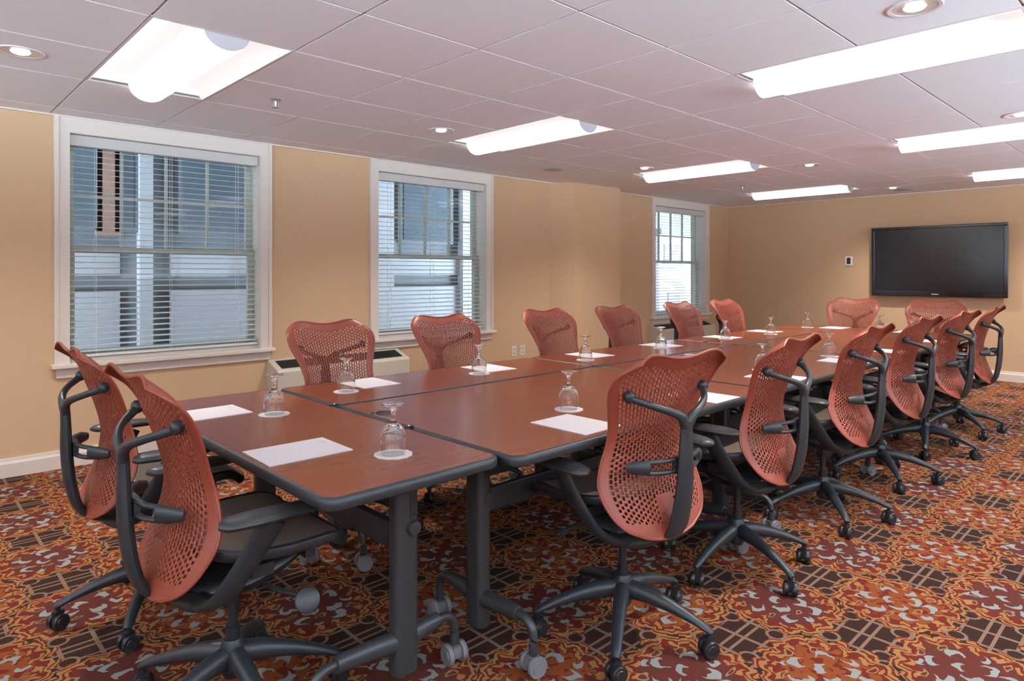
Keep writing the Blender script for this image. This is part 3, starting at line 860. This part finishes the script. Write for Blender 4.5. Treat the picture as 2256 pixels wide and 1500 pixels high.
def make_chair():
    t = empty('office_chair')
    # perforated back shell with real holes
    NC = 29; M_ = 36
    us = [-1.0, -.965, -.925]
    inner0, inner1 = -.915, .915
    step = (inner1 - inner0) / NC
    cols = []                                     # (is_hole_column)
    us = [-1.0, -.955, inner0]; cols = [None, None]
    for i in range(NC):
        us.append(us[-1] + step * .56); cols.append(i)
        us.append(us[-1] + step * .44); cols.append(None)
    us += [.955, 1.0]; cols += [None, None]
    nv = M_ * 4
    vs_ = [i / nv for i in range(nv + 1)]
    def hole(ci, ui, j):
        if cols[ci] is None: return False
        v = (j + .5) / nv; i = cols[ci]; uc = abs((i - (NC - 1) / 2) / (NC / 2))
        ph = (j + (2 if i % 2 else 0)) % 4
        if v > .957 - .03 * (1 - uc) or v < .075 + .02 * uc: return False
        if v < .36 and uc > .93: return False
        if v > .36 and uc > .95: return False
        if v < .22:
            if uc < .16: return False
            return ph in (0, 1)
        if v > .82: return ph in (0, 1)
        if .34 < v < .44 and uc < .95: return ph in (0, 1)
        return ph in (0, 1, 2)
    m = MB(); nu = len(us)
    m.v = [shell_pt(u, v) for v in vs_ for u in us]
    for j in range(nv):
        for i in range(nu - 1):
            if hole(i, us[i], j): continue
            a = j * nu + i; m.f.append((a, a + nu, a + nu + 1, a + 1))
    o = m.build('backrest', RED, t, angle=180)
    sm = o.modifiers.new('solidify', 'SOLIDIFY'); sm.thickness = .0042; sm.offset = 0
    # rolled rim round the shell
    rim = MB(); pts = []
    for i in range(60): pts.append(shell_pt(-1, i / 60))
    for i in range(30): pts.append(shell_pt(-1 + 2 * i / 30, 1))
    for i in range(60): pts.append(shell_pt(1, 1 - i / 60))
    for i in range(16): pts.append(shell_pt(1 - 2 * i / 16, 0))
    pts.append(pts[0]); pts.append(pts[1])
    rim.tube(pts, .0048, 6, up=(0, 1, 0)); rim.build('back_rim', RED, t)
    # spine with the forked top
    sp = MB()
    sp.tube([(0, -.215, .408), (0, -.236, .425), (0, -.258, .47), (0, -.276, .56), (0, -.284, .66), (0, -.286, .75), (0, -.288, .80)],
            [(.044, .010), (.046, .014), (.044, .017), (.039, .019), (.033, .019), (.026, .016), (.024, .015)], 14, up=(0, 1, 0), sub=4)
    for s_ in (-1, 1):
        sp.tube([(s_ * .004, -.287, .780), (s_ * .022, -.290, .812), (s_ * .062, -.286, .835), (s_ * .122, -.260, .857), (s_ * .178, -.211, .882)],
                [(.020, .015), (.018, .014), (.013, .012), (.011, .011), (.013, .013)], 12, up=(0, 1, 0), sub=4)
        sp.lathe([(0, -.012), (.014, -.011), (.020, 0), (.019, .010), (.012, .018), (0, .021)], 16, Matrix.Translation((s_ * .180, -.205, .887)) @ Matrix.Rotation(R(90), 4, 'X'))
    sp.build('back_frame', DARK, t)
    # lumbar band: a loop either side of the spine, paddles at the ends
    lb_ = MB()
    for s_ in (-1, 1):
        for dz in (-.018, .018):
            lb_.tube([(s_ * .018, -.262, .657 + dz), (s_ * .08, -.252, .657 + dz), (s_ * .135, -.222, .657 + dz * .8), (s_ * .165, -.192, .657)], [(.008, .0075)] * 4, 8, up=(0, 1, 0), sub=3)
        lb_.tube([(s_ * .118, -.238, .657), (s_ * .145, -.217, .657), (s_ * .172, -.188, .655)], [(.010, .021), (.013, .023), (.008, .014)], 12, sub=3)
    lb_.box(-.030, .030, -.268, -.252, .632, .682)
    lb_.build('lumbar_support', DARK, t)
    # seat: woven panel curved over a dark rim
    se = MB(); n1, n2 = 18, 14
    def seat_pt(a, b, dz=0, ex=0):
        x = a * (.245 + ex) * (1 - .16 * max(0, -b)) ; y = .062 + b * (.212 + ex)
        # rounded outline
        k = (abs(a) ** 4 + abs(b) ** 4) ** .25; s_ = 1 / max(1, k)
        mxab = max(abs(a), abs(b), 1e-6)
        f_ = mxab / max(k, 1e-6)
        x *= f_; y = .062 + (y - .062) * f_
        z = .522 + .012 * a * a - .040 * max(0, b - .45) ** 2 * 3.2 + .016 * max(0, -b) ** 2 - .010 * (1 - a * a) * (1 - b * b)
        return (x, y, z + dz)
    g_ = [[seat_pt(-1 + 2 * i / n1, -1 + 2 * j / n2) for i in range(n1 + 1)] for j in range(n2 + 1)]
    g2 = [[seat_pt(-1 + 2 * i / n1, -1 + 2 * j / n2, -.010) for i in range(n1 + 1)] for j in range(n2 + 1)]
    def sheet(m_, G_, flip):
        o_ = len(m_.v); w_ = len(G_[0])
        for row in G_: m_.v += row
        for j in range(len(G_) - 1):
            for i in range(w_ - 1):
                a = o_ + j * w_ + i; q = (a, a + 1, a + w_ + 1, a + w_)
                m_.f.append(q[::-1] if flip else q)
    sheet(se, g_, False); sheet(se, g2, True)
    se.build('seat', MESHB, t, angle=60)
    ri = MB(); loop = []
    K = 20
    for i in range(K): loop.append(seat_pt(-1 + 2 * i / K, -1, -.012, .003))
    for i in range(K): loop.append(seat_pt(1, -1 + 2 * i / K, -.012, .003))
    for i in range(K): loop.append(seat_pt(1 - 2 * i / K, 1, -.012, .003))
    for i in range(K): loop.append(seat_pt(-1, 1 - 2 * i / K, -.012, .003))
    loop += [loop[0], loop[1]]
    ri.tube(loop, (.012, .017), 8)
    ri.build('seat_frame', DARK2, t)
    # mechanism under the seat, links to the spine
    ho = MB().tube([(0, -.16, .392), (0, -.09, .395), (0, .0, .405), (0, .09, .435), (0, .175, .478), (0, .22, .49)], [(.045, .018), (.095, .038), (.13, .055), (.14, .052), (.15, .026), (.14, .010)], 16, sub=3)
    ho.box(-.215, .215, -.03, .03, .455, .488).box(-.20, .20, .13, .16, .46, .485)
    ho.build('tilt_mechanism', DARK2, t)
    yo = MB()
    for s_ in (-1, 1):
        yo.tube([(s_ * .002, -.150, .388), (s_ * .05, -.148, .386), (s_ * .105, -.135, .388), (s_ * .15, -.125, .398)],
                [(.032, .024), (.032, .024), (.028, .022), (.018, .016)], 12, sub=4)
    yo.tube([(0, -.225, .415), (0, -.19, .398), (0, -.13, .385)], [(.036, .014), (.045, .016), (.06, .018)], 12, sub=3)
    yo.build('rear_yoke', DARK, t)
    for s_ in (-1, 1):
        ar = MB().tube([(s_ * .095, -.128, .392), (s_ * .155, -.124, .400), (s_ * .215, -.108, .432), (s_ * .258, -.078, .500), (s_ * .288, -.042, .575), (s_ * .303, -.012, .635)],
                       [(.020, .030), (.018, .032), (.015, .035), (.013, .036), (.012, .037), (.014, .042)], 12, up=(0, 1, 0), sub=4)
        ap = ar.build('arm_post', DARK, t)
        pd = MB()
        pd.tube([(s_ * .300, -.148, .651), (s_ * .302, -.143, .651), (s_ * .305, -.125, .652), (s_ * .309, -.07, .653), (s_ * .309, .0, .652), (s_ * .304, .07, .650), (s_ * .298, .105, .648), (s_ * .297, .118, .648), (s_ * .297, .121, .648)],
                [(.008, .004), (.022, .010), (.038, .015), (.047, .017), (.046, .017), (.040, .015), (.028, .011), (.012, .006), (.004, .002)], 16, sub=3)
        pd.build('arm_pad', PAD, t)
    lv = MB().tube([(.10, .04, .39), (.18, .06, .385), (.240, .095, .382)], .007, 8)
    lv.lathe([(0, -.009), (.022, -.009), (.033, -.004), (.035, 0), (.033, .004), (.022, .009), (0, .009)], 20, Matrix.Translation((.262, .105, .372)) @ Matrix.Rotation(R(62), 4, 'Y') @ Matrix.Rotation(R(15), 4, 'X'))
    lv.build('adjustment_lever', DARK, t)
    lv = MB().tube([(-.10, .06, .39), (-.19, .07, .385), (-.25, .075, .378)], [(.006, .006), (.007, .007), (.012, .006)], 8)
    lv.build('adjustment_lever', DARK, t)
    MB().lathe([(.014, .38), (.014, .24), (.020, .24), (.020, .175), (0, .175)], 20).build('gas_column', DARK2, t)
    hb = MB().lathe([(0, .205), (.026, .205), (.033, .19), (.037, .158), (.036, .12), (.026, .095), (0, .093)], 24).build('base_hub', DARK, t)
    for k in range(5):
        lg_ = MB().tube([(.015, 0, .156), (.08, 0, .153), (.17, 0, .135), (.26, 0, .106), (.298, 0, .090), (.315, 0, .078)],
                        [(.028, .034), (.027, .030), (.022, .022), (.018, .014), (.017, .012), (.012, .010)], 12, sub=3)
        lo_ = lg_.build('base_leg', DARK, t); lo_.rotation_euler = (0, 0, R(72 * k))
        cm = caster_mb(MB(), 0, 0, .029, 0, gap=.017)
        cm.lathe([(.008, .03), (.008, .085), (0, .085)], 10)
        # hood over the wheels
        cm.box(-.016, .016, -.010, .010, .03, .066)
        co = cm.build('caster', DARK2, lo_); co.location = (.305, 0, 0); co.rotation_euler = (0, 0, R((k * 97 + 20) % 180))
    return t
ch0 = make_chair(); index_kids()
def place(i, x, y, face, basea, label, group):
    """face: heading in degrees (0 = +Y); basea: world heading of the first base leg (from +X)"""
    c = ch0 if i == 0 else copy_tree(ch0)
    c.location = (x, y, 0); c.rotation_euler = (0, 0, R(face))
    k = 0
    for o in bpy.data.objects:
        if o.parent is c and o.name.startswith('base_leg'):
            o.rotation_euler = (0, 0, R(basea - face + 72 * k)); k += 1
    tag(c, label, 'chair', group); return c
GR = 'red mesh-backed office chairs round the table'
CH = [
 (.745, 1.98, -90, -19, 'red-backed office chair in the left foreground, closest to the camera'),
 (.750, 2.78, -90, 24, 'red-backed office chair at the near end, beside the left window wall'),
 (1.915, 1.44, -8, -3, 'red-backed office chair nearest on the camera side, its holed back full in view'),
 (2.71, 1.42, 3, 33, 'second red-backed office chair on the camera side'),
 (3.60, 1.40, 0, 5, 'third red-backed office chair on the camera side'),
 (4.52, 1.41, -3, 0, 'fourth red-backed office chair on the camera side'),
 (5.45, 1.40, -5, -22, 'fifth red-backed office chair on the camera side'),
 (6.34, 1.40, 0, 9, 'last red-backed office chair on the camera side, seen almost edge-on'),
 (1.74, 3.02, 180, 10, 'red-backed office chair between the first two windows, before the wall heater'),
 (2.50, 3.00, 180, 40, 'red-backed office chair before the middle window'),
 (3.43, 3.00, 180, 5, 'red-backed office chair before the wall outlets'),
 (4.22, 3.00, 180, 30, 'red-backed office chair before the wall pier'),
 (5.16, 3.00, 180, 12, 'red-backed office chair before the small far window'),
 (5.95, 3.00, 180, 50, 'narrow-looking red-backed office chair between the small window and the room corner'),
 (6.98, 2.50, 90, 20, 'red-backed office chair at the far end, left of the television'),
 (6.98, 1.765, 90, 45, 'red-backed office chair at the far end, under the television'),
]
for i, (x, y, fa, ba, lb) in enumerate(CH): place(i, x, y, fa, ba, lb, GR)
